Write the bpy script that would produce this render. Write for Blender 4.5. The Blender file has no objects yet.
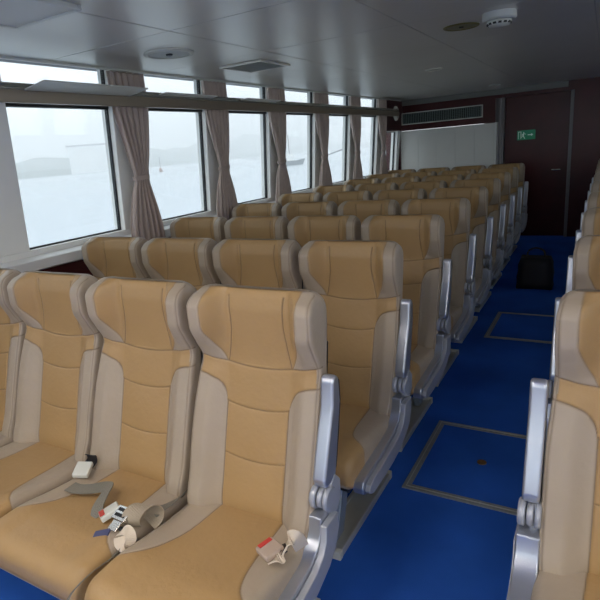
import bpy, bmesh, math, random
from mathutils import Vector, Matrix
random.seed(4)
S = bpy.context.scene
C = S.collection

# ------------------------------------------------------------------ camera
H = 1.507
R2 = Vector((0.87102612, 0.48442445, -0.08152575))
U2 = Vector((-0.06418585, 0.27676898, 0.95879044))
F = Vector((-0.48702533, 0.82989872, -0.2721662))
cd = bpy.data.cameras.new('camera'); cam = bpy.data.objects.new('camera', cd); C.objects.link(cam)
m = Matrix((( R2.x, U2.x, -F.x, 0), (R2.y, U2.y, -F.y, 0), (R2.z, U2.z, -F.z, H), (0, 0, 0, 1)))
cam.matrix_world = m
cd.sensor_fit = 'HORIZONTAL'; cd.sensor_width = 36; cd.lens = 36 * 528.46 / 600
cd.clip_end = 3000; cd.clip_start = .02
S.camera = cam

# ------------------------------------------------------------------ world, exposure
W = bpy.data.worlds.new('overcast_sky'); S.world = W; W.use_nodes = True
nt = W.node_tree; nt.nodes.clear()
wo = nt.nodes.new('ShaderNodeOutputWorld'); bg = nt.nodes.new('ShaderNodeBackground')
tc = nt.nodes.new('ShaderNodeTexCoord'); nz = nt.nodes.new('ShaderNodeTexNoise'); cr = nt.nodes.new('ShaderNodeValToRGB')
nz.inputs['Scale'].default_value = 2.2; nz.inputs['Detail'].default_value = 4
cr.color_ramp.elements[0].position = .3; cr.color_ramp.elements[0].color = (.89, .94, 1.0, 1)
cr.color_ramp.elements[1].position = .7; cr.color_ramp.elements[1].color = (.97, .98, 1.0, 1)
nt.links.new(tc.outputs['Generated'], nz.inputs['Vector']); nt.links.new(nz.outputs['Fac'], cr.inputs['Fac'])
nt.links.new(cr.outputs['Color'], bg.inputs['Color']); nt.links.new(bg.outputs['Background'], wo.inputs['Surface'])
bg.inputs['Strength'].default_value = 1.9
S.view_settings.view_transform = 'Standard'; S.view_settings.look = 'None'
S.view_settings.gamma = 1; S.view_settings.use_curve_mapping = False
S.view_settings.exposure = 0.0
S.cycles.volume_bounces = 1
S.cycles.max_bounces = 10
FILL = 31.0          # glow of the unseen ceiling panels added to brighten the near seats

# ------------------------------------------------------------------ materials
def mat(name, col, rough=.6, metal=0, bump=0, bscale=60, var=0, vscale=8, spec=.5, emit=None, estr=0, coat=0):
    M = bpy.data.materials.new(name); M.use_nodes = True; t = M.node_tree; b = t.nodes['Principled BSDF']
    b.inputs['Roughness'].default_value = rough; b.inputs['Metallic'].default_value = metal
    b.inputs['Specular IOR Level'].default_value = spec; b.inputs['Coat Weight'].default_value = coat
    b.inputs['Base Color'].default_value = (*col, 1)
    co = t.nodes.new('ShaderNodeTexCoord')
    if var:
        n = t.nodes.new('ShaderNodeTexNoise'); n.inputs['Scale'].default_value = vscale; n.inputs['Detail'].default_value = 3
        mx = t.nodes.new('ShaderNodeMix'); mx.data_type = 'RGBA'
        mx.inputs[6].default_value = (*[c * (1 - var) for c in col], 1); mx.inputs[7].default_value = (*[min(1, c * (1 + var)) for c in col], 1)
        t.links.new(co.outputs['Object'], n.inputs['Vector']); t.links.new(n.outputs['Fac'], mx.inputs[0]); t.links.new(mx.outputs[2], b.inputs['Base Color'])
    if bump:
        n = t.nodes.new('ShaderNodeTexNoise'); n.inputs['Scale'].default_value = bscale; n.inputs['Detail'].default_value = 4
        bp = t.nodes.new('ShaderNodeBump'); bp.inputs['Strength'].default_value = bump; bp.inputs['Distance'].default_value = .004
        t.links.new(co.outputs['Object'], n.inputs['Vector']); t.links.new(n.outputs['Fac'], bp.inputs['Height']); t.links.new(bp.outputs['Normal'], b.inputs['Normal'])
    if emit:
        b.inputs['Emission Color'].default_value = (*emit, 1); b.inputs['Emission Strength'].default_value = estr
    return M

TAN = (.405, .258, .115); TAUPE = (.40, .328, .25)
def leather():
    M = mat('two_tone_leather', TAN, .42, bump=.35, bscale=55, spec=.35)
    t = M.node_tree; b = t.nodes['Principled BSDF']
    at = t.nodes.new('ShaderNodeAttribute'); at.attribute_name = 'panel'
    co = t.nodes.new('ShaderNodeTexCoord'); n = t.nodes.new('ShaderNodeTexNoise'); n.inputs['Scale'].default_value = 9; n.inputs['Detail'].default_value = 3
    def two(c, v):
        mx = t.nodes.new('ShaderNodeMix'); mx.data_type = 'RGBA'
        mx.inputs[6].default_value = (*[x * (1 - v) for x in c], 1); mx.inputs[7].default_value = (*[x * (1 + v) for x in c], 1)
        t.links.new(n.outputs['Fac'], mx.inputs[0]); return mx.outputs[2]
    t.links.new(co.outputs['Object'], n.inputs['Vector'])
    a, c = two(TAUPE, .06), two(TAN, .07)
    sp = t.nodes.new('ShaderNodeSeparateColor'); t.links.new(at.outputs['Color'], sp.inputs[0])
    mx = t.nodes.new('ShaderNodeMix'); mx.data_type = 'RGBA'
    t.links.new(sp.outputs[0], mx.inputs[0]); t.links.new(a, mx.inputs[6]); t.links.new(c, mx.inputs[7])
    # dark stitching thread along the seams (second channel)
    st = t.nodes.new('ShaderNodeMix'); st.data_type = 'RGBA'; st.inputs[7].default_value = (.13, .085, .05, 1)
    t.links.new(sp.outputs[1], st.inputs[0]); t.links.new(mx.outputs[2], st.inputs[6])
    t.links.new(st.outputs[2], b.inputs['Base Color'])
    return M
M_LEA = leather()
M_ALU = mat('silver_painted_metal', (.50, .53, .60), .30, .75, bump=.05, bscale=200)
M_ALU2 = mat('silver_plastic', (.42, .44, .49), .42, .35)
M_BLK = mat('black_rubber', (.012, .012, .014), .6)
M_DKM = mat('dark_steel', (.05, .055, .065), .45, .6)
M_LEG = mat('pale_blue_steel', (.30, .36, .42), .45, .5)
M_RAIL = mat('floor_rail_metal', (.50, .51, .48), .45, .5, var=.12, vscale=14)
M_RAILE = mat('white_plastic_cap', (.62, .62, .55), .5)
M_WHITE = mat('white_paint', (.82, .82, .80), .45, var=.03)
M_PIL = mat('pillar_white', (.90, .90, .87), .5, var=.03)
M_GASK = mat('black_gasket', (.015, .017, .02), .5)
M_WINE = mat('wine_red_laminate', (.060, .011, .013), .3, var=.35, vscale=5, spec=.3)
M_PANEL = mat('white_partition', (.74, .74, .70), .55, var=.05, vscale=3)
M_BRONZE = mat('bronze_rail', (.30, .245, .185), .3, .3)
M_CREAM = mat('cream_plastic', (.62, .53, .42), .45)
M_BUCK = mat('grey_buckle', (.40, .38, .37), .4)
M_RED = mat('red_button', (.55, .04, .03), .4)
M_METAL = mat('polished_steel', (.6, .58, .55), .22, .9)
M_WEB = mat('beige_webbing', (.36, .30, .22), .5, bump=.6, bscale=300)
M_WEBD = mat('grey_webbing', (.19, .175, .14), .6, bump=.6, bscale=300)
M_BAG = mat('black_nylon', (.012, .012, .016), .65, bump=.5, bscale=25)
M_GREEN = mat('exit_green', (.01, .22, .11), .4, emit=(.02, .5, .25), estr=.04)
M_SIGNW = mat('sign_white', (.8, .9, .85), .4, emit=(.7, 1, .85), estr=.05)
M_OFFW = mat('off_white_plastic', (.62, .63, .58), .4)
M_FILL = mat('added_fill_diffuser', (.8, .8, .8), .5, emit=(1.0, .90, .78), estr=FILL)  # glowing face of the added fill panels
M_BLUE = mat('blue_label', (.07, .08, .18), .5)
M_HULL = mat('grey_hull', (.18, .2, .22), .6)
M_ORANGE = mat('orange_buoy', (.30, .12, .07), .6)

def carpet():
    M = mat('blue_carpet', (.028, .125, .54), .95, bump=.9, bscale=420, var=.28, vscale=3.2, spec=.1)
    return M
M_CARP = carpet()
M_FRAME = mat('hatch_trim_metal', (.30, .32, .32), .5, .4, var=.3, vscale=30)

def ceiling_mat():
    M = mat('perforated_ceiling_metal', (.72, .71, .665), .34, .32, var=.05, vscale=2)
    t = M.node_tree; b = t.nodes['Principled BSDF']
    co = t.nodes.new('ShaderNodeTexCoord'); v = t.nodes.new('ShaderNodeTexVoronoi')
    v.inputs['Scale'].default_value = 62; v.inputs['Randomness'].default_value = 0
    t.links.new(co.outputs['Object'], v.inputs['Vector'])
    r = t.nodes.new('ShaderNodeMapRange'); r.inputs[1].default_value = .14; r.inputs[2].default_value = .24
    r.inputs[3].default_value = .62; r.inputs[4].default_value = 1
    t.links.new(v.outputs['Distance'], r.inputs[0])
    src = b.inputs['Base Color'].links[0].from_socket
    mx = t.nodes.new('ShaderNodeVectorMath'); mx.operation = 'SCALE'
    t.links.new(src, mx.inputs[0]); t.links.new(r.outputs[0], mx.inputs['Scale']); t.links.new(mx.outputs[0], b.inputs['Base Color'])
    return M
M_CEIL = ceiling_mat()

def glass():
    M = bpy.data.materials.new('window_glass'); M.use_nodes = True; t = M.node_tree; t.nodes.clear()
    o = t.nodes.new('ShaderNodeOutputMaterial'); tr = t.nodes.new('ShaderNodeBsdfTransparent'); g = t.nodes.new('ShaderNodeBsdfGlossy')
    tr.inputs[0].default_value = (.93, .97, .98, 1); g.inputs['Roughness'].default_value = .02
    f = t.nodes.new('ShaderNodeMath'); f.operation = 'MULTIPLY_ADD'; lw = t.nodes.new('ShaderNodeLayerWeight'); lw.inputs[0].default_value = .22
    f.inputs[1].default_value = .16; f.inputs[2].default_value = .02; t.links.new(lw.outputs['Facing'], f.inputs[0])
    mx = t.nodes.new('ShaderNodeMixShader')
    t.links.new(f.outputs[0], mx.inputs[0]); t.links.new(tr.outputs[0], mx.inputs[1]); t.links.new(g.outputs[0], mx.inputs[2]); t.links.new(mx.outputs[0], o.inputs[0])
    return M
M_GLASS = glass()

def curtain_mat():
    M = mat('mauve_curtain', (.52, .42, .375), .85, bump=.4, bscale=160, var=.10, vscale=20, spec=.15)
    b = M.node_tree.nodes['Principled BSDF']; b.inputs['Sheen Weight'].default_value = .25
    return M
M_CURT = curtain_mat()

# ------------------------------------------------------------------ helpers
def BM(): return bmesh.new()
def add_box(bm, x0, x1, y0, y1, z0, z1):
    vs = [bm.verts.new(p) for p in ((x0,y0,z0),(x1,y0,z0),(x1,y1,z0),(x0,y1,z0),(x0,y0,z1),(x1,y0,z1),(x1,y1,z1),(x0,y1,z1))]
    for f in ((3,2,1,0),(4,5,6,7),(0,1,5,4),(1,2,6,5),(2,3,7,6),(3,0,4,7)): bm.faces.new([vs[i] for i in f])
    return vs
def add_hex(bm, pts):
    vs = [bm.verts.new(p) for p in pts]
    for f in ((3,2,1,0),(4,5,6,7),(0,1,5,4),(1,2,6,5),(2,3,7,6),(3,0,4,7)): bm.faces.new([vs[i] for i in f])
def add_prism(bm, poly, a0, a1, axis='x'):
    def P(p, a):
        return (a, p[0], p[1]) if axis == 'x' else (p[0], a, p[1]) if axis == 'y' else (p[0], p[1], a)
    A = [bm.verts.new(P(p, a0)) for p in poly]; B = [bm.verts.new(P(p, a1)) for p in poly]; n = len(poly)
    bm.faces.new(A[::-1]); bm.faces.new(B)
    for i in range(n): bm.faces.new((A[i], A[(i+1) % n], B[(i+1) % n], B[i]))
def add_lathe(bm, prof, n=32, mtx=None):
    """prof: list of (r, z); closed at ends when r = 0"""
    rings = []
    for r, z in prof:
        if r < 1e-6: v = bm.verts.new((0, 0, z)); rings.append([v])
        else: rings.append([bm.verts.new((r*math.cos(2*math.pi*i/n), r*math.sin(2*math.pi*i/n), z)) for i in range(n)])
    vs = [v for r in rings for v in r]
    for a, b in zip(rings, rings[1:]):
        for i in range(n):
            j = (i+1) % n
            if len(a) == 1 and len(b) > 1: bm.faces.new((a[0], b[i], b[j]))
            elif len(b) == 1 and len(a) > 1: bm.faces.new((a[i], b[0], a[j]))
            elif len(a) > 1: bm.faces.new((a[i], b[i], b[j], a[j]))
    if mtx: bmesh.ops.transform(bm, matrix=mtx, verts=vs)
def add_tube(bm, pts, r, n=10):
    pts = [Vector(p) for p in pts]; rings = []; up = Vector((0, 0, 1))
    for i, p in enumerate(pts):
        d = (pts[min(i+1, len(pts)-1)] - pts[max(i-1, 0)]).normalized()
        a = d.cross(up if abs(d.z) < .95 else Vector((1, 0, 0))).normalized(); b = d.cross(a)
        rings.append([bm.verts.new(p + (a*math.cos(2*math.pi*k/n) + b*math.sin(2*math.pi*k/n))*r) for k in range(n)])
    for A, B in zip(rings, rings[1:]):
        for k in range(n): bm.faces.new((A[k], A[(k+1) % n], B[(k+1) % n], B[k]))
    bm.faces.new(rings[0][::-1]); bm.faces.new(rings[-1])
def spline(pts, n=6):
    pts = [Vector(p) for p in pts]; out = []
    for i in range(len(pts)-1):
        p0 = pts[max(i-1, 0)]; p1 = pts[i]; p2 = pts[i+1]; p3 = pts[min(i+2, len(pts)-1)]
        for k in range(n):
            t = k/n
            out.append(.5*((2*p1) + (p2-p0)*t + (2*p0-5*p1+4*p2-p3)*t*t + (3*p1-p0-3*p2+p3)*t**3))
    out.append(pts[-1]); return out
def add_ribbon(bm, pts, widths, w=.045, th=.0022, n=6):
    """webbing: centre points and width directions, solid strip"""
    P = spline(pts, n); D = [d.normalized() for d in spline(widths, n)]
    rings = []
    for i, (p, d) in enumerate(zip(P, D)):
        t = (P[min(i+1, len(P)-1)] - P[max(i-1, 0)]).normalized(); d = (d - t*d.dot(t)).normalized(); nn = t.cross(d)
        rings.append([bm.verts.new(p + d*a*w/2 + nn*b*th/2) for a, b in ((-1,-1),(1,-1),(1,1),(-1,1))])
    for A, B in zip(rings, rings[1:]):
        for k in range(4): bm.faces.new((A[k], A[(k+1) % 4], B[(k+1) % 4], B[k]))
    bm.faces.new(rings[0][::-1]); bm.faces.new(rings[-1])
def obj(name, bm, m, parent=None, bevel=0, smooth=False, seg=2, loc=None):
    bmesh.ops.recalc_face_normals(bm, faces=bm.faces)
    me = bpy.data.meshes.new(name); 
    if smooth:
        for f in bm.faces: f.smooth = len(f.verts) < 60
    bm.to_mesh(me); bm.free()
    for k in (m if isinstance(m, (list, tuple)) else [m]): me.materials.append(k)
    o = bpy.data.objects.new(name, me); C.objects.link(o)
    if parent: o.parent = parent
    if loc: o.location = loc
    if bevel:
        b = o.modifiers.new('bevel', 'BEVEL'); b.width = bevel; b.segments = seg; b.limit_method = 'ANGLE'; b.angle_limit = .6
        b.harden_normals = False
        for f in me.polygons: f.use_smooth = True
        e = o.modifiers.new('wn', 'WEIGHTED_NORMAL'); e.keep_sharp = True
    return o
def thing(name, label, cat, loc=(0,0,0), rotz=0, group=None):
    o = bpy.data.objects.new(name, None); C.objects.link(o); o.location = loc; o.rotation_euler = (0, 0, rotz)
    o.empty_display_size = .1
    return tag(o, label, cat, group)
def tag(o, label, cat, group=None):
    o['label'] = label; o['category'] = cat
    if group: o['group'] = group
    return o
def struct(o): o['kind'] = 'structure'; return o
def dup(root, loc, label, group=None):
    r = root.copy(); C.objects.link(r); r.location = loc; r['label'] = label
    if group: r['group'] = group
    for ch in list(root.children):
        c = ch.copy(); C.objects.link(c); c.parent = r
        for g in list(ch.children):
            d = g.copy(); C.objects.link(d); d.parent = c
    return r
def lerp_tab(tab, z):
    """monotone cubic through the (z, value) table"""
    if z <= tab[0][0]: return tab[0][1]
    if z >= tab[-1][0]: return tab[-1][1]
    n = len(tab)
    def sl(i): return (tab[i+1][1]-tab[i][1])/(tab[i+1][0]-tab[i][0])
    def tg(i):
        if i == 0: return sl(0)
        if i == n-1: return sl(n-2)
        a, b = sl(i-1), sl(i)
        return 0 if a*b <= 0 else 2*a*b/(a+b)
    for i in range(n-1):
        if z <= tab[i+1][0]:
            h = tab[i+1][0]-tab[i][0]; t = (z-tab[i][0])/h; t2 = t*t; t3 = t2*t
            return (2*t3-3*t2+1)*tab[i][1] + (t3-2*t2+t)*h*tg(i) + (3*t2-2*t3)*tab[i+1][1] + (t3-t2)*h*tg(i+1)
def sstep(a, b, x):
    t = max(0, min(1, (x-a)/(b-a))); return t*t*(3-2*t)

# ------------------------------------------------------------------ the saloon shell
Y0, Y1 = -2.6, 8.42          # front and back walls
XR = 3.0
ZC = 2.106
def wx(z): return -2.95 + .09*(z-1.07)      # leaning window wall, glass plane
bm = BM(); add_box(bm, -3.15, XR+.2, Y0-.1, 11.2, -.12, 0); struct(obj('floor', bm, M_CARP))
# ceiling: perforated metal panels with fine open joints under a dark deck
bm = BM()
xs = [-2.78 + .8985*i for i in range(0, 8)]; xs = [-2.86] + [-2.7525 + .884*i for i in range(0, 8)]
ys = [2.159 + .857*i for i in range(-6, 10)]
g = .0022
for i in range(len(xs)-1):
    for j in range(len(ys)-1):
        x0, x1, y0, y1 = xs[i]+g, min(xs[i+1], XR)-g, ys[j]+g, min(ys[j+1], Y1+.2)-g
        if x1 > x0+.02 and y1 > y0+.02: add_box(bm, x0, x1, y0, y1, ZC, ZC+.02)
struct(obj('ceiling', bm, M_CEIL, bevel=.0022, seg=1))
bm = BM(); add_box(bm, -3.1, XR+.2, Y0-.1, 11.2, ZC+.035, ZC+.1); struct(obj('ceiling', bm, M_DKM))
bm = BM(); add_box(bm, wx(ZC)+.0, -2.853, Y0, Y1, ZC-.002, ZC+.02); struct(obj('trim_1', bm, M_CEIL, bevel=.002))

bm = BM()
for x in xs[1:]: add_box(bm, x-.008, x+.008, Y0, Y1-.06, ZC+.003, ZC+.012)
for y in ys: add_box(bm, xs[0], XR, y-.008, y+.008, ZC+.0045, ZC+.0115) if y > Y0 and y < Y1-.1 else None
struct(obj('ceiling_joint', bm, mat('joint_aluminium', (.55, .56, .55), .3, .6)))
# left window wall
WR = [2.62 + .9615*n for n in range(-5, 6)]      # rear (far) edges of the window openings
WL = .735
def slab(bm, y0, y1, z0, z1, d0=-.0, d1=.09):
    """piece of the leaning wall; d0 inner offset from the glass plane, d1 thickness outwards"""
    a = wx(z0); b = wx(z1)
    add_hex(bm, [(a+d0,y0,z0),(a-d1,y0,z0),(a-d1,y1,z0),(a+d0,y1,z0),(b+d0,y0,z1),(b-d1,y0,z1),(b-d1,y1,z1),(b+d0,y1,z1)])
bm = BM()
edges = []
prev = Y0
for R_ in WR:
    slab(bm, prev, R_-WL, 1.07, 2.13, .045, .06); edges.append((R_-WL, R_)); prev = R_
slab(bm, prev, 7.69, 1.07, 2.13, .045, .06)
slab(bm, 8.30, Y1, 1.07, 2.13, .045, .06)
slab(bm, Y0, Y1, .96, 1.07, .045, .06)
slab(bm, 7.69, 8.30, 1.66, 2.13, .045, .06)
struct(obj('wall_left', bm, M_PIL, bevel=.004))
bm = BM(); add_box(bm, -2.99, -2.862, Y0, Y1, 0, .955); struct(obj('wall_left_dado', bm, M_WINE))
bm = BM(); add_prism(bm, [(-2.915, 1.035), (-2.845, 1.03), (-2.822, 1.02), (-2.822, .965), (-2.835, .957), (-2.915, .957)], Y0, Y1, 'y')
struct(obj('trim_2', bm, M_WHITE, bevel=.003))
wi = 0
for (a, b, zt) in [(e[0], e[1], 2.125) for e in edges] + [(7.69, 8.30, 1.66)]:
    wi += 1
    w = bpy.data.objects.new('window_%d' % wi, None); C.objects.link(w); w.location = (-2.95, (a+b)/2, 1.07); struct(w)
    inv = Matrix.Translation((2.95, -(a+b)/2, -1.07))
    bm = BM(); t = .009
    for (p, q, r, s_) in ((a, a+t, 1.07, zt), (b-t, b, 1.07, zt), (a+t, b-t, 1.07, 1.07+t), (a+t, b-t, zt-t, zt)):
        slab(bm, p, q, r, s_, .006, .02)
    if zt > 2: slab(bm, a+t, b-t, 1.865, 1.90, .02, .02)
    bmesh.ops.transform(bm, matrix=inv, verts=bm.verts); f = obj('gasket', bm, M_GASK, w)
    bm = BM(); slab(bm, a+t, b-t, 1.07+t, zt-t, -.002, .008)
    bmesh.ops.transform(bm, matrix=inv, verts=bm.verts); obj('pane', bm, M_GLASS, w)
    L = bpy.data.lights.new('window_portal', 'AREA'); L.shape = 'RECTANGLE'; L.size = b-a; L.size_y = zt-1.07
    L.cycles.is_portal = True
    lo = bpy.data.objects.new('window_portal', L); C.objects.link(lo)
    lo.location = (wx((zt+1.07)/2)-.03, (a+b)/2, (zt+1.07)/2); lo.rotation_euler = (math.radians(90), 0, math.radians(-90)) 

# dark red panel on the last stretch of the left wall
bm = BM(); slab(bm, 7.62, Y1, 1.67, ZC-.01, .062, -.047); struct(obj('wall_left_panel', bm, M_WINE))

# right wall with the same windows, seen only from elsewhere
bm = BM()
prev = Y0
rw = [(e[0], e[1]) for e in edges]
add_box(bm, XR, XR+.1, Y0, Y1, .96, 1.07); add_box(bm, XR, XR+.1, Y0, Y1, 0, .96)
for a, b in rw: add_box(bm, XR, XR+.1, prev, a, 1.07, 2.13); prev = b
add_box(bm, XR, XR+.1, prev, Y1, 1.07, 2.13)
struct(obj('wall_right', bm, M_PIL))
for a, b in rw:
    wi += 1
    bm = BM(); add_box(bm, XR+.03, XR+.04, a, b, 1.07, 2.13); struct(obj('window_%d' % wi, bm, M_GLASS))
# front wall (behind the photographer) with broad forward windows
bm = BM()
add_box(bm, -3.1, XR+.1, Y0-.1, Y0, 0, .95); add_box(bm, -3.1, XR+.1, Y0-.1, Y0, 2.05, 2.14)
fw = [(-2.75, -1.55), (-1.4, -.2), (-.05, 1.15), (1.3, 2.5)]; prev = -3.1
for a, b in fw: add_box(bm, prev, a, Y0-.1, Y0, .95, 2.05); prev = b
add_box(bm, prev, XR+.1, Y0-.1, Y0, .95, 2.05)
struct(obj('wall_front', bm, M_PIL))
for a, b in fw:
    wi += 1
    bm = BM(); add_box(bm, a, b, Y0-.06, Y0-.05, .95, 2.05); struct(obj('window_%d' % wi, bm, M_GLASS))
    L = bpy.data.lights.new('window_portal', 'AREA'); L.shape = 'RECTANGLE'; L.size = b-a; L.size_y = 1.1; L.cycles.is_portal = True
    lo = bpy.data.objects.new('window_portal', L); C.objects.link(lo); lo.location = ((a+b)/2, Y0-.08, 1.5); lo.rotation_euler = (math.radians(90), 0, 0)

# back wall
bm = BM()
add_box(bm, -3.1, -1.43, Y1, Y1+.1, 1.66, ZC)          # red fascia that carries the air grille
add_box(bm, -3.1, -2.86, Y1, Y1+.1, 0, 1.66)
add_box(bm, -.42, XR+.1, Y1, Y1+.1, 0, ZC)
add_box(bm, -1.43, -.42, Y1, Y1+.1, 1.985, ZC)
struct(obj('wall_back', bm, M_WINE))
bm = BM(); add_box(bm, -2.853, -.5, Y1-.05, Y1, 2.03, ZC-.001); struct(obj('trim_3', bm, mat('grey_cornice', (.16, .165, .16), .5)))
bm = BM()
for i in range(5):
    x0 = -2.86 + i*.285; add_box(bm, x0+.0005, x0+.2845, Y1+.02, Y1+.055, 0, 1.655)
struct(obj('wall_back_partition', bm, M_PANEL, bevel=.003))
bm = BM(); add_box(bm, -1.432, -1.405, Y1-.01, Y1+.12, 0, 1.66); struct(obj('trim_4', bm, M_WHITE, bevel=.003))
bm = BM(); add_box(bm, -1.405, -.4, Y1+.6, Y1+.7, 0, ZC); add_box(bm, -1.6, -1.43, Y1+.1, Y1+.7, 0, ZC); struct(obj('wall_recess', bm, M_DKM))
bm = BM(); add_box(bm, -1.345, -1.305, Y1-.02, Y1+.1, 0, 1.985); add_box(bm, -.46, -.42, Y1-.02, Y1+.1, 0, 1.985); struct(obj('trim_5', bm, mat('grey_frame', (.16, .15, .16), .4), bevel=.003))
d = bpy.data.objects.new('door_1', None); C.objects.link(d); d.location = (-.88, Y1+.04, 0); struct(d)
bm = BM(); add_box(bm, -.42, .415, 0, .04, 0.005, 1.98); obj('door_panel', bm, M_WINE, d, bevel=.004)
bm = BM(); add_tube(bm, [(.33, -.005, .95), (.33, -.045, .95), (.22, -.045, .95)], .011); obj('door_handle', bm, M_METAL, d, smooth=True)

# ------------------------------------------------------------------ outside: lake, far shore, haze
def water():
    M = mat('lake_water', (.40, .45, .50), .22, spec=.5)
    t = M.node_tree; b = t.nodes['Principled BSDF']; co = t.nodes.new('ShaderNodeTexCoord'); mp = t.nodes.new('ShaderNodeMapping')
    mp.inputs['Scale'].default_value = (.9, .28, 1); n = t.nodes.new('ShaderNodeTexNoise'); n.inputs['Scale'].default_value = .9; n.inputs['Detail'].default_value = 5
    bp = t.nodes.new('ShaderNodeBump'); bp.inputs['Strength'].default_value = .35; bp.inputs['Distance'].default_value = .12
    t.links.new(co.outputs['Object'], mp.inputs[0]); t.links.new(mp.outputs[0], n.inputs['Vector']); t.links.new(n.outputs['Fac'], bp.inputs['Height']); t.links.new(bp.outputs['Normal'], b.inputs['Normal'])
    return M
ZW = -1.6
bm = BM(); vs = [bm.verts.new(p) for p in ((-900, -500, ZW), (-3.6, -500, ZW), (-3.6, 1300, ZW), (-900, 1300, ZW))]; bm.faces.new(vs)
struct(obj('lake_surface', bm, water()))
M_SHORE = mat('wooded_hills', (.06, .10, .07), .9, var=.3, vscale=.02)
def ridge(name, x0, y0, x1, y1, h, seed, depth, m):
    rnd = random.Random(seed); ph = [rnd.uniform(0, 6) for _ in range(6)]; bm = BM(); n = 110; rows = []
    A = Vector((x0, y0, 0)); B = Vector((x1, y1, 0)); T = (B-A).normalized(); N = Vector((-T.y, T.x, 0))
    if N.x > 0: N = -N
    for i in range(n+1):
        t = i/n; p = A.lerp(B, t)
        hh = h*(.55 + .25*math.sin(t*9+ph[0]) + .14*math.sin(t*23+ph[1]) + .06*math.sin(t*61+ph[2]) + .05*math.sin(t*140+ph[3])+rnd.uniform(-.03, .03))
        hh = max(h*.15, hh)*min(1, t*12, (1-t)*12+.02)
        rows.append([bm.verts.new((p.x+N.x*d_, p.y+N.y*d_, ZW+hh*k-.2)) for d_, k in ((0, 0), (depth*.12, .45), (depth*.45, .85), (depth*.7, 1), (depth, .3))])
    for a, b in zip(rows, rows[1:]):
        for k in range(4): bm.faces.new((a[k], a[k+1], b[k+1], b[k]))
    return struct(obj(name, bm, m, smooth=True))
ridge('hills', -330, -260, -420, 1100, 34, 3, 120, M_SHORE)
ridge('shore_trees', -290, -200, -340, 1100, 9, 8, 30, M_SHORE)
M_HAZE = bpy.data.materials.new('lake_haze'); M_HAZE.use_nodes = True; t = M_HAZE.node_tree; t.nodes.clear()
o_ = t.nodes.new('ShaderNodeOutputMaterial'); vs_ = t.nodes.new('ShaderNodeVolumeScatter'); vs_.inputs['Density'].default_value = .0034; vs_.inputs['Color'].default_value = (.97, .99, 1, 1)
t.links.new(vs_.outputs[0], o_.inputs['Volume'])
bm = BM(); add_box(bm, -850, -12, -450, 1250, ZW+.05, 70); hz = struct(obj('haze', bm, M_HAZE))

# ------------------------------------------------------------------ seats
# measured side profile (offset behind the row line v, height z)
vS = [(.36,-.20),(.40,-.205),(.50,-.17),(.63,-.128),(.73,-.092),(.82,-.055),(.87,-.034),(.93,-.058),(.99,-.080),(1.05,-.078),(1.085,-.055),(1.10,-.03)]
vC = [(.36,-.155),(.40,-.155),(.50,-.128),(.60,-.098),(.73,-.058),(.82,-.03),(.88,-.018),(.95,-.015),(1.03,-.015),(1.08,-.005),(1.10,0)]
vB = [(.36,-.075),(.50,-.06),(.63,-.028),(.73,-.004),(.86,.025),(1.0,.047),(1.05,.050),(1.10,.038)]
hw = [(.36,.228),(.5,.235),(.68,.236),(.80,.230),(.90,.226),(.97,.227),(1.05,.228),(1.10,.220)]
def seam_z(u): return .852 + .62*u*u
def leaf(z):   # outer border of the tan head patch
    return lerp_tab([(.85,.118),(.885,.134),(.93,.156),(.99,.174),(1.05,.176),(1.12,.168)], z)
def inner(z): return lerp_tab([(.85,.122),(.92,.108),(1.0,.098),(1.06,.100),(1.12,.108)], z)
def side_top(u):   # top border of the taupe bolster
    a = abs(u)
    return lerp_tab([(.114,.60),(.117,.72),(.122,.755),(.135,.782),(.155,.803),(.19,.818),(.24,.826)], a)
def back_mask(u, z):
    a = abs(u); e = .0028
    sz = seam_z(u)
    if a > lerp_tab(hw, z)-.012: tan = 0
    elif z > sz: tan = 1-sstep(-e, e, a-leaf(z))
    elif a < .1155: tan = 1
    else: tan = sstep(-e, e, z-side_top(u))
    d = [abs(z-sz), abs(a-lerp_tab(hw, z)+.009)+.0006]
    if z > sz:
        d.append(abs(a-inner(z))*1.0 if z < 1.085 else 1); d.append(abs(a-leaf(z))+.001)
    else:
        if z < .74: d.append(abs(a-.1165))
        elif a > .112: d.append(abs(z-side_top(u))*(.9 if a > .14 else .45))
        if a < .116:
            d.append(abs(z-(.722+.9*u*u))+.0008); d.append(abs(z-(.562+.9*u*u))+.0008)
    return tan, min(d)
def loft(rings, closed_ends=True):
    bm = BM(); R = [[bm.verts.new(p) for p in r] for r in rings]; n = len(R[0])
    for a, b in zip(R, R[1:]):
        for i in range(n): bm.faces.new((a[i], a[(i+1) % n], b[(i+1) % n], b[i]))
    bm.faces.new(R[0][::-1]); bm.faces.new(R[-1]); return bm   # end caps stay flat
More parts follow.
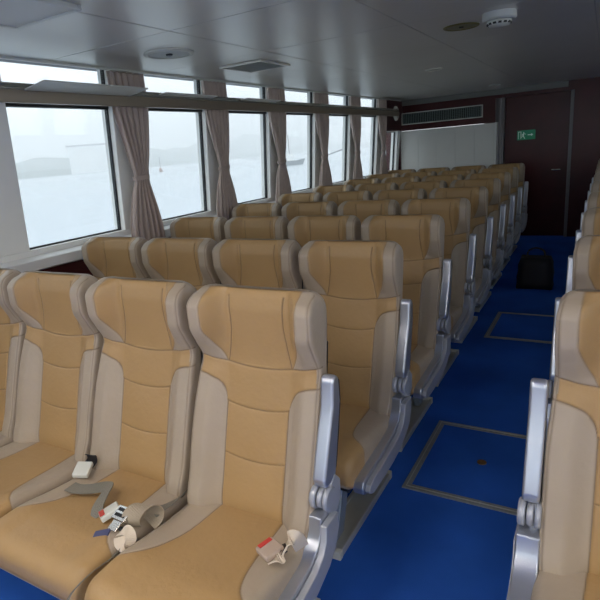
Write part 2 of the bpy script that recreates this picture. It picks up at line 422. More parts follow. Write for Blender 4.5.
def make_backrest():
    NU = 190; rings = []; cols = []
    zs = [.36 + (1.085-.36)*i/290 for i in range(291)] + [1.09, 1.095, 1.099, 1.103, 1.106, 1.108, 1.109]
    for z in zs:
        w = lerp_tab(hw, z); top = max(0, (z-1.075)/.034); top = min(1, top); cap = 1-math.sqrt(max(0, 1-top*top))
        w -= cap*.032
        ring = []; col = []
        for i in range(NU+1):
            s = -1+2*i/NU; u = s*w; a = abs(s)
            k = sstep(.50, .80, a)
            v = lerp_tab(vC, z)*(1-k) + lerp_tab(vS, z)*k
            # gentle pillows between the seams of the lower centre
            if a < .5 and .40 < z < .86: v -= .006*abs(math.sin((z-.40)/.16*math.pi))*(1-(a/.5)**2)
            e = max(0, (abs(u)-(w-.016))/.016); v += .016*(1-math.sqrt(max(0, 1-e*e)))   # rounded front corner
            mid = (v + lerp_tab(vB, z))/2; v = v + (mid-v)*cap
            tan, d = back_mask(u, z)
            g_ = math.exp(-(d/.0032)**2); v += .0035*g_*(1-cap)
            ring.append((u, v, z)); col.append((tan, min(1, .75*math.exp(-(d/.0022)**2)), 0, 1))
        vb = lerp_tab(vB, z); vf = ring[-1][1]; mid = (lerp_tab(vC, z)+vb)/2; vb = vb+(mid-vb)*cap
        for q in range(1, 6): ring.append((w, vf+(vb-.02-vf)*q/5, z)); col.append((0, 0, 0, 1))
        ring += [(w-.008, vb-.006, z), (w-.022, vb, z)]; col += [(0, 0, 0, 1)]*2
        for q in range(1, 10): ring.append(((w-.022)*(1-q/5), vb, z)); col.append((0, 0, 0, 1))
        ring += [(-w+.022, vb, z), (-w+.008, vb-.006, z)]; col += [(0, 0, 0, 1)]*2
        for q in range(5, 0, -1): ring.append((-w, vf+(vb-.02-vf)*q/5, z)); col.append((0, 0, 0, 1))
        rings.append(ring); cols += col
    bm = loft(rings)
    bm.verts.ensure_lookup_table()
    me_cols = cols
    o = obj('backrest', bm, M_LEA, smooth=True)
    at = o.data.color_attributes.new('panel', 'FLOAT_COLOR', 'POINT')
    for i, c in enumerate(me_cols): at.data[i].color = c
    return o
def cush_mask(u, v):
    a = abs(u); b = lerp_tab([(-.53,.30),(-.505,.24),(-.485,.205),(-.45,.172),(-.39,.146),(-.30,.128),(-.15,.118)], v)
    e = .0025
    tan = 1-sstep(-e, e, a-b); return tan, abs(a-b)*.85
def make_cushion():
    NU = 150; rings = []; cols = []
    vs_ = [-.632, -.631, -.628, -.622, -.614] + [-.604 + (.604-.15)*i/200 for i in range(201)]
    for v in vs_:
        fr = max(0, (-.575-v)/.057); fr = min(1, fr); cap = 1-math.sqrt(max(0, 1-fr*fr))
        top = lerp_tab([(-.60,.428),(-.5,.432),(-.4,.418),(-.28,.402),(-.15,.396)], v) - cap*.052
        bot = lerp_tab([(-.6,.315),(-.15,.30)], v) + cap*.03
        w = .2385 - cap*.02
        ring = []; col = []
        for i in range(NU+1):
            s = -1+2*i/NU; u = s*w; a = abs(u)
            z = top + .010*sstep(.12, .19, a)*(1-cap) + .006*(1-(a/w)**2)
            e = max(0, (a-(w-.032))/.032); z -= .03*(1-math.sqrt(max(0, 1-e*e)))
            tan, d = cush_mask(u, v); z -= .003*math.exp(-(d/.0032)**2)
            ring.append((u, v, z)); col.append((tan, min(1, .75*math.exp(-(d/.0018)**2)), 0, 1))
        zf = ring[-1][2]
        edge = .3 if v > -.47 else 1
        for q in range(1, 5): ring.append((w, v, zf+(bot+.01-zf)*q/4)); col.append((0 if v > -.508 else 1, 0, 0, 1))
        for q in range(0, 9): ring.append(((w-.012)*(1-q/4), v, bot)); col.append((0, 0, 0, 1))
        for q in range(4, 0, -1): ring.append((-w, v, zf+(bot+.01-zf)*q/4)); col.append((0 if v > -.508 else 1, 0, 0, 1))
        rings.append(ring); cols += col
    bm = loft(rings); o = obj('cushion', bm, M_LEA, smooth=True)
    at = o.data.color_attributes.new('panel', 'FLOAT_COLOR', 'POINT')
    for i, c in enumerate(cols): at.data[i].color = c
    return o
def seat_common(root, back=None, cush=None):
    for o in (back, cush): o.parent = root
    bm = BM(); add_prism(bm, [(-.585,.287),(-.60,.30),(-.585,.312),(-.13,.302),(-.055,.345),(.075,.93),(.062,.935),(-.08,.36),(-.14,.287)], -.205, .205, 'x')
    obj('seat_shell', bm, M_DKM, root, bevel=.003)
def arm_parts(root_, sgn, xa):
    """folded-up armrest, hinge and cast side bracket; xa = centre x of the arm, sgn = side"""
    W = .022
    root = bpy.data.objects.new('arm_origin', None)
    bm = BM()
    add_prism(bm, [(-.035,.868),(-.026,.885),(-.008,.888),(.006,.876),(.006,.80),(-.022,.70),(-.045,.62),(-.058,.575),(-.118,.575),(-.128,.60),(-.104,.665),(-.07,.745),(-.045,.80)], xa-W, xa+W)
    a = obj('armrest', bm, M_ALU, root, bevel=.009, seg=3)
    bm = BM(); add_prism(bm, [(.0065,.872),(.018,.862),(.018,.80),(-.008,.70),(-.032,.62),(-.040,.60),(-.048,.60),(-.036,.64),(-.012,.71),(.0065,.79)], xa-W*.8, xa+W*.8)
    obj('pad', bm, M_BLK, a, bevel=.004)
    bm = BM(); add_lathe(bm, [(0, -.0012), (.006, -.0012), (.0065, 0), (.006, .001), (0, .001)], 16, Matrix.Translation((xa, -.113, .635)) @ Matrix.Rotation(math.radians(64), 4, 'X'))
    obj('screw_cap', bm, M_ALU2, a, smooth=True)
    # hinge: three knuckles
    ry = Matrix.Rotation(math.radians(90), 4, 'Y')
    bm = BM()
    for c0, c1, rr in ((-.030, -.011, .036), (-.008, .010, .032), (.013, .028, .036)):
        add_lathe(bm, [(0, c0), (rr-.004, c0), (rr, c0+.003), (rr, c1-.003), (rr-.004, c1), (0, c1)], 28, Matrix.Translation((xa, -.108, .538)) @ ry)
    h = obj('hinge', bm, M_ALU2, root, smooth=False)
    for f in h.data.polygons: f.use_smooth = len(f.vertices) == 4 and abs(f.normal.x) < .5
    bm = BM(); add_prism(bm, [(-.118,.56),(-.068,.60),(-.032,.56),(-.036,.50),(-.07,.47),(-.112,.49)], xa-.004, xa+.024)
    obj('hinge_cover', bm, M_ALU2, root, bevel=.006, seg=3)
    # cast bracket sweeping down and forward
    P = [(-.150,.495),(-.158,.450),(-.180,.420),(-.225,.397),(-.33,.385),(-.46,.377),(-.54,.373),(-.568,.366),(-.580,.344),(-.570,.316),(-.54,.302),(-.46,.301),(-.34,.303),(-.23,.313),(-.15,.34),(-.10,.39),(-.075,.44),(-.072,.495)]
    bm = BM(); add_prism(bm, P, xa-.030, xa+.012 if sgn > 0 else xa+.030)
    b = obj('side_bracket', bm, M_ALU, root, bevel=.005, seg=3)
    if sgn > 0: bm = BM(); x0, x1 = xa+.0125, xa+.034
    else: bm = BM(); x0, x1 = xa-.034, xa-.0305
    cx, cz = -.25, .34
    Q = [(p[0]+(.012 if p[0] < cx else -.010)*(1 if p[1] > .3 or p[0] < -.55 else .3), p[1]-(.014 if p[1] > .34 else -.003)) for p in P]
    add_prism(bm, P and Q, x0, x1)
    obj('bracket_cover', bm, M_ALU2, b, bevel=.004, seg=3)
    for c in list(root.children):
        c.parent = root_; c.location = (0, -.03, -.012)
    bpy.data.objects.remove(root)

X0, DX, YK, PK, SX, SY = -.6763, -.0277, 1.2973, .7893, .5, .0131
ORD = ['front', 'second', 'third', 'fourth', 'fifth', 'sixth', 'seventh', 'eighth', 'rearmost']
COLN = ['aisle seat with folded silver armrest', 'seat next to the aisle seat', 'seat next to the window seat', 'window seat']
NR = 9
bk = make_backrest(); cu = make_cushion()
plain = thing('passenger_seat', 'x', 'seat'); seat_common(plain, bk, cu)
def aisle_seat(sgn):
    r = thing('passenger_seat', 'x', 'seat')
    for ch in list(plain.children):
        c = ch.copy(); C.objects.link(c); c.parent = r
    arm_parts(r, sgn, sgn*.260)
    return r
aL = aisle_seat(1); aR = aisle_seat(-1)
def lbl(side, k, j):
    row = ORD[k] + ' row'
    if side == 'L':
        return ['tan leather seat with folded silver armrest at the aisle, %s, window block',
                'tan leather seat beside the aisle seat, %s, window block',
                'tan leather seat third from the aisle, %s, window block',
                'tan leather seat nearest the windows, %s, window block'][j] % row
    return ['leather seat with silver armrest at the aisle, %s of the right block', 'leather seat second from the aisle, %s of the right block'][j] % row
used = {'p': False, 'L': False, 'R': False}
def put(kind, loc, label, group):
    pr = {'p': plain, 'L': aL, 'R': aR}[kind]
    if not used[kind]:
        used[kind] = True; pr.location = loc; pr['label'] = label; pr['group'] = group; return pr
    return dup(pr, loc, label, group)
XE = {}
for k in range(NR):
    for j in range(4):
        x = X0 + DX*k - .243 - (SX if k < 6 else .487)*j; y = YK + PK*k + SY*j
        put('L' if j == 0 else 'p', (x, y, 0), lbl('L', k, j), 'leather seats in the window block')
RX, RY = -.105, 1.452
for k in range(NR):
    for j in range(2):
        put('R' if j == 0 else 'p', (RX + .25 + SX*j, RY + PK*k, 0), lbl('R', k, j), 'leather seats in the block across the aisle')

# bench frames carrying each row, bolted to floor rails
def make_frame(n, sgn):
    """origin at the aisle-side front-row corner on the floor; extends away from the aisle"""
    r = thing('bench_stand', 'x', 'bench stand'); L_ = -sgn*(SX*n)
    x0, x1 = sorted((0-sgn*.03, L_+sgn*.04))
    for v, z in ((-.44, .262), (-.20, .262)):
        bm = BM(); add_box(bm, x0, x1, v-.02, v+.02, z-.02, z+.022); obj('crossbeam', bm, M_DKM, r, bevel=.004)
    for xl in (-sgn*.13, L_+sgn*.2):
        bm = BM(); add_prism(bm, [(-.475,.25),(-.415,.25),(-.50,.03),(-.57,.03)], xl-.018, xl+.018); obj('leg', bm, M_LEG, r, bevel=.006)
        bm = BM(); add_prism(bm, [(-.23,.25),(-.17,.25),(-.115,.03),(-.18,.03)], xl-.018, xl+.018); obj('leg', bm, M_LEG, r, bevel=.006)
        bm = BM(); add_box(bm, xl-.055, xl+.055, -.60, -.075, 0.0, .024); add_box(bm, xl-.055, xl-.042, -.60, -.075, .024, .034); add_box(bm, xl+.042, xl+.055, -.60, -.075, .024, .034)
        rl = obj('floor_rail', bm, M_RAIL, r, bevel=.002)
        for v in (-.625, -.075):
            bm = BM(); add_box(bm, xl-.057, xl+.057, v, v+.025, 0, .036); obj('end_cap', bm, M_RAILE, rl, bevel=.003)
    return r
fL = make_frame(4, 1); fR = make_frame(2, -1)
for k in range(NR):
    lo = (X0+DX*k, YK+PK*k, 0); la = 'steel bench frame and floor rails under the %s row of the left block' % ORD[k]
    if k == 0: fL.location = lo; fL['label'] = la; fL['group'] = 'bench frames under the window block'
    else: dup(fL, lo, la)
    lo = (RX, RY+PK*k, 0); la = 'steel bench frame and floor rails under the %s row of the right block' % ORD[k]
    if k == 0: fR.location = lo; fR['label'] = la; fR['group'] = 'bench frames across the aisle'
    else: dup(fR, lo, la)

# ------------------------------------------------------------------ floor hatches
def hatch(x0, x1, y0, y1, label, ring=True):
    t_ = thing('floor_hatch', label, 'floor hatch', ((x0+x1)/2, (y0+y1)/2, 0)); a = (x1-x0)/2; b = (y1-y0)/2; w = .036
    bm = BM(); add_box(bm, -a+w, a-w, -b+w, b-w, 0.0005, .005); obj('hatch_panel', bm, M_CARP, t_)
    bm = BM()
    for q in ((-a, a, -b, -b+w), (-a, a, b-w, b), (-a, -a+w, -b+w, b-w), (a-w, a, -b+w, b-w)): add_box(bm, *q, 0.0005, .007)
    f = obj('hatch_trim', bm, M_FRAME, t_, bevel=.0015)
    bm = BM()
    for q in ((-a+w*.42, a-w*.42, -b+w*.42, -b+w*.5), (-a+w*.42, -a+w*.5, -b+w*.5, b-w*.5), (-a+w*.42, a-w*.42, b-w*.5, b-w*.42), (a-w*.5, a-w*.42, -b+w*.5, b-w*.5)): add_box(bm, *q, .0071, .0095)
    obj('trim_ridge', bm, M_RAIL, f)
    if ring:
        bm = BM(); add_lathe(bm, [(0, .005), (.022, .005), (.022, .008), (.015, .009), (.013, .007), (0, .007)], 20); obj('lifting_ring', bm, mat('tarnished_brass', (.25, .15, .06), .5, .6), t_, smooth=True)
    return t_
hatch(-.711, -.135, 1.977, 2.624, 'square carpeted floor hatch with metal trim beside the second seat row')
h2 = hatch(-.735, -.16, 4.0, 4.66, 'carpeted floor hatch with worn metal trim farther back along the aisle', ring=False)

# ------------------------------------------------------------------ curtains
def make_curtain(seed):
    rnd = random.Random(seed)
    prof = [(.975, -.175, .13, .030), (1.05, -.172, .128, .030), (1.2, -.14, .105, .026), (1.32, -.105, .075, .020), (1.40, -.075, .055, .014), (1.45, -.075, .060, .016), (1.55, -.095, .085, .022), (1.72, -.135, .115, .028), (1.90, -.168, .14, .028), (2.09, -.168, .145, .026)]
    cols_ = [[(p[0], p[k]) for p in prof] for k in (1, 2, 3)]
    bm = BM(); nz_ = 56; nu = 72; F_ = []; ph = rnd.uniform(0, 6); nf = rnd.choice((5.5, 6, 6.5))
    for i in range(nz_+1):
        z = .975 + (2.09-.975)*i/nz_; a = lerp_tab(cols_[0], z); b = lerp_tab(cols_[1], z); am = lerp_tab(cols_[2], z)
        row = []
        for q in range(nu+1):
            t_ = q/nu; y = a+(b-a)*t_ + .004*math.sin(t_*2*math.pi*nf+1)
            w = math.sin(t_*2*math.pi*nf + ph + .5*math.sin(z*4+ph)) + .35*math.sin(t_*2*math.pi*nf*2.1+z*3)
            x = am*w*.62 + .03*math.exp(-((z-1.42)/.05)**2)*.2
            row.append((x, y, z))
        F_.append(row)
    V = [[bm.verts.new(p) for p in r] for r in F_]
    for a, b in zip(V, V[1:]):
        for q in range(nu): bm.faces.new((a[q], a[q+1], b[q+1], b[q]))
    return bm
BAYC = ['gathered mauve curtain with tie-back, beside the nearest visible window', 'gathered mauve curtain on the second visible pillar from the left', 'gathered mauve curtain on the third visible pillar, a moored boat just right of it',
        'gathered mauve curtain on the fourth visible pillar, short of the gangway', 'gathered mauve curtain on the fifth visible pillar, second from the back', 'darkest gathered mauve curtain next to the dark red back corner']
cur = []
for n in range(6):
    cy_ = 2.755 + .952*n
    c = thing('curtain', BAYC[n], 'curtain', (-2.80, cy_, 0), 0, 'tied curtains along the window wall')
    if n < 3:
        o = obj('drape', make_curtain(10+n), M_CURT, c, smooth=True); so = o.modifiers.new('thick', 'SOLIDIFY'); so.thickness = .003; cur.append(o)
        bm = BM(); pts = [(.022*math.cos(a*math.pi/8)*1.15, -.01+.074*math.sin(a*math.pi/8), 1.415+.006*math.sin(a*math.pi/8)) for a in range(17)]
        add_ribbon(bm, pts, [(0, 0, 1)]*17, .03, .004, 2); tb = obj('tie_back', bm, M_CURT, c, smooth=False)
        if n == 0: TB = tb
    else:
        for s_ in (cur[n % 3], TB):
            o = s_.copy(); C.objects.link(o); o.parent = c

# pelmet rail in front of the curtains, curtain track
bm = BM(); add_box(bm, -2.748, -2.722, Y0+.02, 8.0, 1.868, 1.935)
rail = thing('window_rail', 'long bronze rail running across the windows in front of the curtains', 'rail', (0, 0, 0))
obj('rail_bar', bm, M_BRONZE, rail, bevel=.004)
bm = BM(); add_prism(bm, [(-2.748, 1.936), (-2.722, 1.936), (-2.722, 1.944), (-2.748, 1.972)], Y0+.02, 8.0, 'y'); obj('rail_lip', bm, mat('pale_rail_lip', (.34, .33, .29), .25, .5), rail)
bm = BM()
for n in range(-4, 6):
    y = 2.70+.952*n; add_box(bm, -2.90, -2.749, y-.2-.012, y-.2+.012, 1.888, 1.912)
obj('rail_bracket', bm, M_DKM, rail)
bm = BM(); add_box(bm, -2.795, -2.775, Y0+.02, 7.75, 2.092, 2.1055); tag(obj('curtain_track', bm, M_OFFW), 'slim white curtain track fixed under the ceiling edge', 'curtain track')

# hopper transom panes standing open above the rail
for n, (a, b, lab) in enumerate([(1.92, 2.66, 'tilted transom pane above the rail at the nearest window'), (2.93, 3.5, 'tilted transom pane above the rail, second visible window'), (3.9, 4.45, 'tilted transom pane above the rail, third visible window')]):
    t_ = thing('transom_pane', lab, 'window flap', (-2.70, a, 1.928 if n == 0 else 1.945), 0, 'hinged flaps above the rail')
    if n == 0: ang, wd = .14, .17
    else: ang, wd = .1, .07
    x0, x1 = -.0, wd
    bm = BM(); z1 = math.tan(ang)*wd
    add_hex(bm, [(x0, 0, 0), (x1, 0, z1), (x1, b-a, z1), (x0, b-a, 0), (x0, 0, .008), (x1, 0, z1+.008), (x1, b-a, z1+.008), (x0, b-a, .008)])
    obj('pane', bm, M_OFFW if n == 0 else M_PANEL, t_, bevel=.002)
    for yy in (.03, b-a-.03):
        bm = BM(); add_tube(bm, [(.006, yy, .003), (-.0235, yy, .003)], .004, 8); obj('stay_arm', bm, M_METAL, t_)

# ------------------------------------------------------------------ ceiling fittings
def disc_fixture(name, label, cat, x, y, r, m1, m2, drop=.012, boss=True, group=None):
    t_ = thing(name, label, cat, (x, y, ZC), 0, group)
    bm = BM(); add_lathe(bm, [(r*.8, 0), (r*.8, -drop*.8), (r*.84, -drop), (r*.96, -drop*.9), (r, -drop*.3), (r, 0)], 48); obj('rim', bm, m1, t_, smooth=True)
    bm = BM(); add_lathe(bm, [(0, 0), (0, -drop*.55), (r*.8, -drop*.55), (r*.8, 0)], 48); obj('grille', bm, m2, t_, smooth=False)
    if boss: bm = BM(); add_lathe(bm, [(0, -drop*.55), (0, -drop*1.2), (r*.12, -drop*1.2), (r*.14, -drop*.55)], 20); obj('boss', bm, M_DKM, t_)
    return t_
M_SPK = mat('perforated_grille', (.46, .48, .46), .5, .1); 
disc_fixture('ceiling_speaker', 'round white rimmed ceiling speaker near the windows', 'speaker', -2.24, 2.565, .145, M_OFFW, M_SPK)
disc_fixture('downlight', 'round unlit downlight with dull yellow rim beside the smoke detector', 'downlight', -.765, 3.37, .10, mat('dull_brass', (.22, .20, .07), .4, .3), mat('amber_lens', (.16, .14, .05), .3), .006)
disc_fixture('downlight', 'small white rimmed downlight over the middle seat rows', 'downlight', -1.40, 5.10, .075, M_OFFW, M_SPK, .01, False)
disc_fixture('downlight', 'small faint downlight close to the back wall', 'downlight', -1.30, 7.6, .075, M_OFFW, M_SPK, .01, False)
t_ = thing('smoke_detector', 'white round smoke detector hanging from the ceiling over the aisle', 'smoke detector', (-.53, 3.19, ZC))
bm = BM(); add_lathe(bm, [(0, 0), (.085, 0), (.086, -.03), (.078, -.038), (0, -.038)], 40); obj('base', bm, M_OFFW, t_, bevel=.001)
bm = BM(); add_lathe(bm, [(.0, -.038), (.060, -.038), (.062, -.050), (.045, -.066), (0, -.068)], 40); hd = obj('sensor_head', bm, M_OFFW, t_, smooth=True)
bm = BM()
for i in range(14):
    a = i*2*math.pi/14; mt = Matrix.Rotation(a, 4, 'Z') @ Matrix.Translation((.0565, 0, -.052)); vs = add_box(bm, -.004, .006, -.008, .008, -.005, .004); bmesh.ops.transform(bm, matrix=mt, verts=vs)
obj('sensor_slot', bm, M_BLK, hd)
t_ = thing('ceiling_vent', 'square flush ceiling vent with fine louvres beyond the round speaker', 'vent', (-2.20, 3.405, ZC))
bm = BM(); a = .175; b = .195; w = .022
for q in ((-a, a, -b, -b+w), (-a, a, b-w, b), (-a, -a+w, -b+w, b-w), (a-w, a, -b+w, b-w)): add_box(bm, *q, -.014, -.0005)
obj('vent_frame', bm, M_CEIL, t_, bevel=.003)
bm = BM()
for i in range(16):
    y = -b+w+.006+i*(2*(b-w)-.012)/15; add_hex(bm, [(-a+w, y-.007, -.010), (a-w, y-.007, -.010), (a-w, y-.005, -.011), (-a+w, y-.005, -.011), (-a+w, y+.005, -.002), (a-w, y+.005, -.002), (a-w, y+.007, -.003), (-a+w, y+.007, -.003)])
obj('louvre', bm, M_SPK, t_)
# first lamp panel is unlit; the rest are unseen fill added for near seats
LP = [(-1.98, 1.38), (-.95, .1), (-2.0, -.6), (.45, -.4), (1.7, .3), (-.9, -1.6), (1.5, -1.5)]
LN = ['square unlit lamp panel whose corner shows at the top left', 'added square fill panel above the photographer', 'added square fill panel near the windows, in front of the first row', 'added square fill panel over the right side, in front of the seats', 'added square fill panel farthest to the right', 'added square fill panel near the front wall, left side', 'added square fill panel near the front wall, right side']
for i, (x, y) in enumerate(LP):
    t_ = thing('ceiling_lamp_and_fill', LN[i], 'lamp', (x, y, ZC), 0, 'square ceiling lamps'); a = .2; w = .018
    bm = BM()
    for q in ((-a, a, -a, -a+w), (-a, a, a-w, a), (-a, -a+w, -a+w, a-w), (a-w, a, -a+w, a-w)): add_box(bm, *q, -.02, -.0005)
    obj('panel_frame', bm, M_OFFW, t_, bevel=.003)
    bm = BM(); add_box(bm, -a+w, a-w, -a+w, a-w, -.014, -.006); obj('diffuser', bm, M_OFFW if i == 0 else M_FILL, t_)
LNfix = None

# ------------------------------------------------------------------ back wall fittings
t_ = thing('air_grille', 'long white framed air grille on the dark red back wall', 'vent', (-2.21, Y1, 1.835))
bm = BM(); a, b, w = .61, .088, .014
for q in ((-a, a, -b, -b+w), (-a, a, b-w, b), (-a, -a+w, -b+w, b-w), (a-w, a, -b+w, b-w)): add_box(bm, q[0], q[1], -.03, 0, q[2], q[3])
obj('grille_frame', bm, M_OFFW, t_, bevel=.002)
bm = BM(); add_box(bm, -a+w, a-w, -.012, -.001, -b+w, b-w); obj('grille_back', bm, M_BLK, t_)
bm = BM()
for i in range(44):
    x = -a+w+.014+i*(2*(a-w)-.028)/43; add_box(bm, x-.003, x+.003, -.026, -.013, -b+w, b-w)
for i in range(6):
    z = -b+w+.015+i*(2*(b-w)-.03)/5; add_box(bm, -a+w, a-w, -.02, -.016, z-.001, z+.001)
obj('grille_fin', bm, mat('grille_fin_grey', (.17, .23, .22), .45), t_)
t_ = thing('wall_speaker', 'round pale speaker high on the dark red corner panel', 'speaker', (-2.783, 8.02, 1.915))
bm = BM(); add_lathe(bm, [(0, 0), (0, .03), (.08, .03), (.10, .018), (.105, 0)], 40, Matrix.Rotation(math.radians(90), 4, 'Y')); obj('speaker_body', bm, M_OFFW, t_, smooth=True)
bm = BM(); add_lathe(bm, [(0, .0305), (0, .034), (.066, .034), (.07, .0305)], 40, Matrix.Rotation(math.radians(90), 4, 'Y')); obj('speaker_grille', bm, M_SPK, t_)
t_ = thing('exit_sign', 'small green emergency exit sign with a running figure on the door', 'sign', (-1.03, Y1+.0385, 1.45))
bm = BM(); add_box(bm, -.10, .14, -.014, 0, -.065, .065); obj('sign_plate', bm, M_GREEN, t_, bevel=.003)
bm = BM(); Yf = -.0145
def flat(bm, poly): add_prism(bm, poly, Yf-.0015, Yf, 'y')
flat(bm, [(-.085,-.05),(-.085,.05),(-.045,.05),(-.045,-.05),(-.052,-.05),(-.052,.043),(-.078,.043),(-.078,-.05)])
add_lathe(bm, [(0, 0), (0, .0015), (.008, .0015), (.008, 0)], 16, Matrix.Translation((-.012, Yf, .033)) @ Matrix.Rotation(math.radians(90), 4, 'X'))
flat(bm, [(-.020,.022),(-.006,.022),(-.012,-.006),(-.026,-.002)])
flat(bm, [(-.024,0),(-.013,-.004),(-.002,-.026),(.008,-.048),(-.002,-.05),(-.012,-.03)])
flat(bm, [(-.026,0),(-.016,-.004),(-.030,-.026),(-.050,-.034),(-.052,-.026),(-.036,-.020)])
flat(bm, [(-.008,.022),(.004,.008),(.018,.012),(.017,.018),(.006,.015),(-.004,.026)])
flat(bm, [(-.022,.02),(-.036,.010),(-.042,-.002),(-.036,-.004),(-.030,.006),(-.018,.014)])
flat(bm, [(.04,-.006),(.085,-.006),(.085,-.02),(.115,0),(.085,.02),(.085,.006),(.04,.006)])
obj('running_figure', bm, M_SIGNW, t_)

# ------------------------------------------------------------------ belts on the front row
def buckle(parent, loc, rot, name='buckle', body=M_BUCK, red=True, s=1.0):
    bm = BM(); add_box(bm, -.029*s, .029*s, -.032*s, .032*s, -.010*s, .010*s)
    b = obj(name, bm, body, parent, bevel=.005, seg=3, loc=loc); b.rotation_euler = rot
    if red:
        bm = BM(); add_box(bm, -.021*s, .021*s, -.030*s, -.014*s, .0101*s, .0125*s); obj('release_button', bm, M_RED, b, bevel=.001)
    return b
def tongue(parent, loc, rot):
    bm = BM()
    add_box(bm, -.028, .028, -.004, .032, -.006, .006); add_box(bm, -.017, .017, -.030, -.004, -.0015, .0015)
    b = obj('latch_tongue', bm, M_METAL, parent, bevel=.002, loc=loc); b.rotation_euler = rot
    bm = BM(); add_box(bm, -.020, .020, .004, .012, .0061, .0072); add_box(bm, -.020, .020, .018, .026, .0061, .0072); obj('tongue_slot', bm, M_BLK, b)
    return b
# origin of seat k=0, j=1 : x = -1.426 ; seat top z ~ .42
t_ = thing('seat_belt', 'tangled beige lap belt with red-button buckle and cream loop between the two front-row seats', 'seat belt', (-1.25, .95, .415))
bm = BM(); pts = []; wd = []
for i in range(13):                                     # fat rolled-over loop of webbing
    a = math.radians(-70 + i*24); pts.append((.072 + .040*math.cos(a)*.35 - .006*i/12, -.010 + .036*math.sin(a+math.pi)*-1*.0 + .036*math.cos(a), .040 + .034*math.sin(a))); wd.append((1, .30, .05))
add_ribbon(bm, pts, wd, .062, .003, 3); obj('webbing', bm, M_WEB, t_, smooth=False)
bm = BM(); add_ribbon(bm, [(.075,.025,.03),(.085,.05,.035),(.082,.085,.022),(.078,.13,.012),(.075,.175,.004)], [(1,.3,0),(1,.2,0),(1,.1,.3),(.8,0,.6),(.6,0,.8)], .045, .0025); obj('webbing', bm, M_WEBD, t_)
bm = BM(); add_ribbon(bm, [(-.335,.03,.012),(-.29,.025,.018),(-.24,.035,.024),(-.185,.055,.034),(-.150,.045,.046),(-.135,.01,.040),(-.125,-.025,.024),(-.10,-.05,.012)], [(.1,1,.1),(.1,1,.1),(0,1,.2),(.3,1,.4),(.7,.7,.5),(.9,.5,.5),(1,.3,.3),(1,.1,.1)], .046, .0025); obj('webbing', bm, M_WEBD, t_)
bm = BM(); add_ribbon(bm, [(.055,-.085,.018),(.075,-.115,.010),(.075,-.15,.002),(.070,-.19,.002),(.068,-.235,.003),(.066,-.29,-.012),(.064,-.325,-.06),(.064,-.335,-.12)], [(.6,0,.5)]*8, .016, .0025); obj('webbing', bm, M_WEBD, t_)
buckle(t_, (-.062,-.028,.030), (.25,-.2,-.55), body=M_OFFW)
tg = tongue(t_, (.010,-.052,.042), (.45,-.15,-.15)); tg.scale = (1.25, 1.25, 1.2)
bm = BM(); add_box(bm, -.015, .015, -.024, .024, -.004, .004); bl = obj('belt_tag', bm, M_BLUE, t_, bevel=.002, loc=(-.012,-.105,.022)); bl.rotation_euler = (.1, 0, -1.0)
bm = BM(); add_ribbon(bm, [(.035,-.075,.012),(.05,-.085,.034),(.075,-.08,.044),(.098,-.09,.030),(.095,-.108,.012),(.075,-.112,.02),(.06,-.10,.03)], [(.4,1,.3),(.3,1,.5),(.2,1,.4),(.3,1,.1),(.5,1,0),(.5,1,.3),(.4,1,.3)], .032, .003); obj('belt_loop', bm, M_CREAM, t_)
bm = BM(); add_tube(bm, spline([(.03,-.07,.03),(.055,-.072,.026),(.085,-.07,.022)], 4), .006); obj('latch_stem', bm, M_BLK, t_)

t_ = thing('seat_belt', 'short beige belt stub with grey buckle beside the front aisle armrest', 'seat belt', (-.735, .99, .432))
b = buckle(t_, (-.008,-.004,.018), (.12,.12,1.15+math.pi), s=1.0, body=mat('beige_buckle', (.46,.36,.29), .45))
bm = BM(); add_ribbon(bm, [(.018,.004,.016),(.026,.010,.026),(.030,.004,.014),(.036,.004,.024),(.042,.012,.040)], [(0,1,.2),(.1,1,.4),(.2,1,0),(.2,1,.3),(.2,.8,.6)], .026, .003, 4); obj('webbing', bm, M_BLK, t_)
bm = BM(); add_ribbon(bm, [(.012,-.030,.004),(.024,-.022,.016),(.034,-.006,.020),(.044,.004,.042),(.054,.014,.062),(.066,.022,.058),(.068,.034,.034),(.062,.05,.006)], [(.2,1,-.2),(.2,1,.2),(.1,1,.5),(.2,.8,.8),(.3,.7,.8),(.4,.6,.7),(.4,.6,.5),(.4,.6,.1)], .042, .004); obj('belt_sleeve', bm, M_CREAM, t_)
t_ = thing('seat_belt', 'short black belt stub with pale buckle at the left rear of the second front-row seat', 'seat belt', (-1.605, 1.055, .425))
buckle(t_, (0,.0,.018), (.3,.1,.5), body=M_OFFW, red=False); 
bm = BM(); add_ribbon(bm, [(-.02,.035,.006),(0,.045,.03),(.01,.04,.055),(.015,.03,.065)], [(1,.2,0)]*4, .04, .003); obj('webbing', bm, M_BLK, t_)

# ------------------------------------------------------------------ black bag by the aisle
t_ = thing('travel_bag', 'black soft bag standing at the aisle edge near the back rows', 'bag', (-.54, 5.6, 0))
bm = BM(); add_box(bm, -.16, .16, -.12, .12, .0, .30); bmesh.ops.subdivide_edges(bm, edges=bm.edges, cuts=4, use_grid_fill=True)
for v in bm.verts:
    k = v.co.z/.3; v.co.x *= 1-.18*k*k + .05*math.sin(9*v.co.z); v.co.y *= 1-.3*k*k; v.co += Vector((random.uniform(-.006,.006), random.uniform(-.006,.006), 0))
obj('bag_body', bm, M_BAG, t_, bevel=.0, smooth=True)
bm = BM(); add_tube(bm, spline([(-.08,0,.29),(-.07,0,.36),(0,0,.39),(.07,0,.36),(.08,0,.29)], 5), .009); obj('bag_handle', bm, M_BAG, t_, smooth=True)

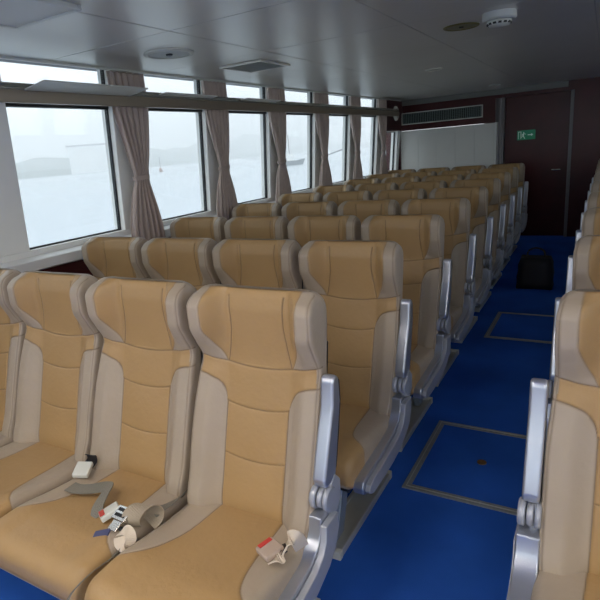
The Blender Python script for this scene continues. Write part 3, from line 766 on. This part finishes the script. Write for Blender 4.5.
# ------------------------------------------------------------------ things on the lake
def onwater(px_dir, X):  # direction through the window wall at distance X
    return Vector(px_dir)*X
t_ = thing('moored_boat', 'small work boat with a mast, seen through the fourth window', 'boat', (-62, 106, ZW), .6)
bm = BM(); add_prism(bm, [(-3.4,1.2),(-2.8,-.1),(3.0,-.1),(3.6,1.3),(2,1.0),(-2,.95)], -1.1, 1.1, 'y'); obj('hull', bm, M_HULL, t_, bevel=.1)
bm = BM(); add_box(bm, -1.2, 1.0, -.8, .8, .95, 2.4); obj('wheelhouse', bm, M_WHITE, t_, bevel=.08)
bm = BM(); add_tube(bm, [(.2,0,2.3),(.2,0,6.5)], .08); obj('mast', bm, M_HULL, t_)
t_ = thing('channel_buoy', 'thin orange channel marker in the water through the second window', 'buoy', (-122.9, 129.3, ZW)); t_.scale = (2.4, 2.4, 2.9)
bm = BM(); add_lathe(bm, [(0,-.1),(.22,-.1),(.22,.25),(.1,.45),(0,.45)], 20); obj('float', bm, M_ORANGE, t_, smooth=True)
bm = BM(); add_tube(bm, [(0,0,.4),(0,0,1.6)], .035); obj('pole', bm, M_HULL, t_)
t_ = thing('gangway', 'low sloping gangway on the water through the fifth window', 'gangway', (-60, 125, ZW), .4)
bm = BM(); add_hex(bm, [(-4,-.6,.5),(4,-.6,2.6),(4,.6,2.6),(-4,.6,.5),(-4,-.6,.8),(4,-.6,3.0),(4,.6,3.0),(-4,.6,.8)]); obj('ramp', bm, M_HULL, t_)
bm = BM(); add_box(bm, -6, -3, -1.5, 1.5, -.1, .6); obj('pontoon', bm, M_HULL, t_, bevel=.05)
t_ = thing('shore_building', 'pale box building on the far shore through the nearest window', 'building', (-300, 255, ZW), .9)
bm = BM(); add_box(bm, -16, 16, -8, 8, 0, 17); add_box(bm, 16, 30, -6, 6, 0, 11); obj('facade', bm, M_WHITE, t_)
bm = BM(); add_box(bm, -16.5, 16.5, -8.5, 8.5, 17, 18); add_box(bm, 16, 30.5, -6.5, 6.5, 11, 11.8); obj('roof', bm, M_HULL, t_)
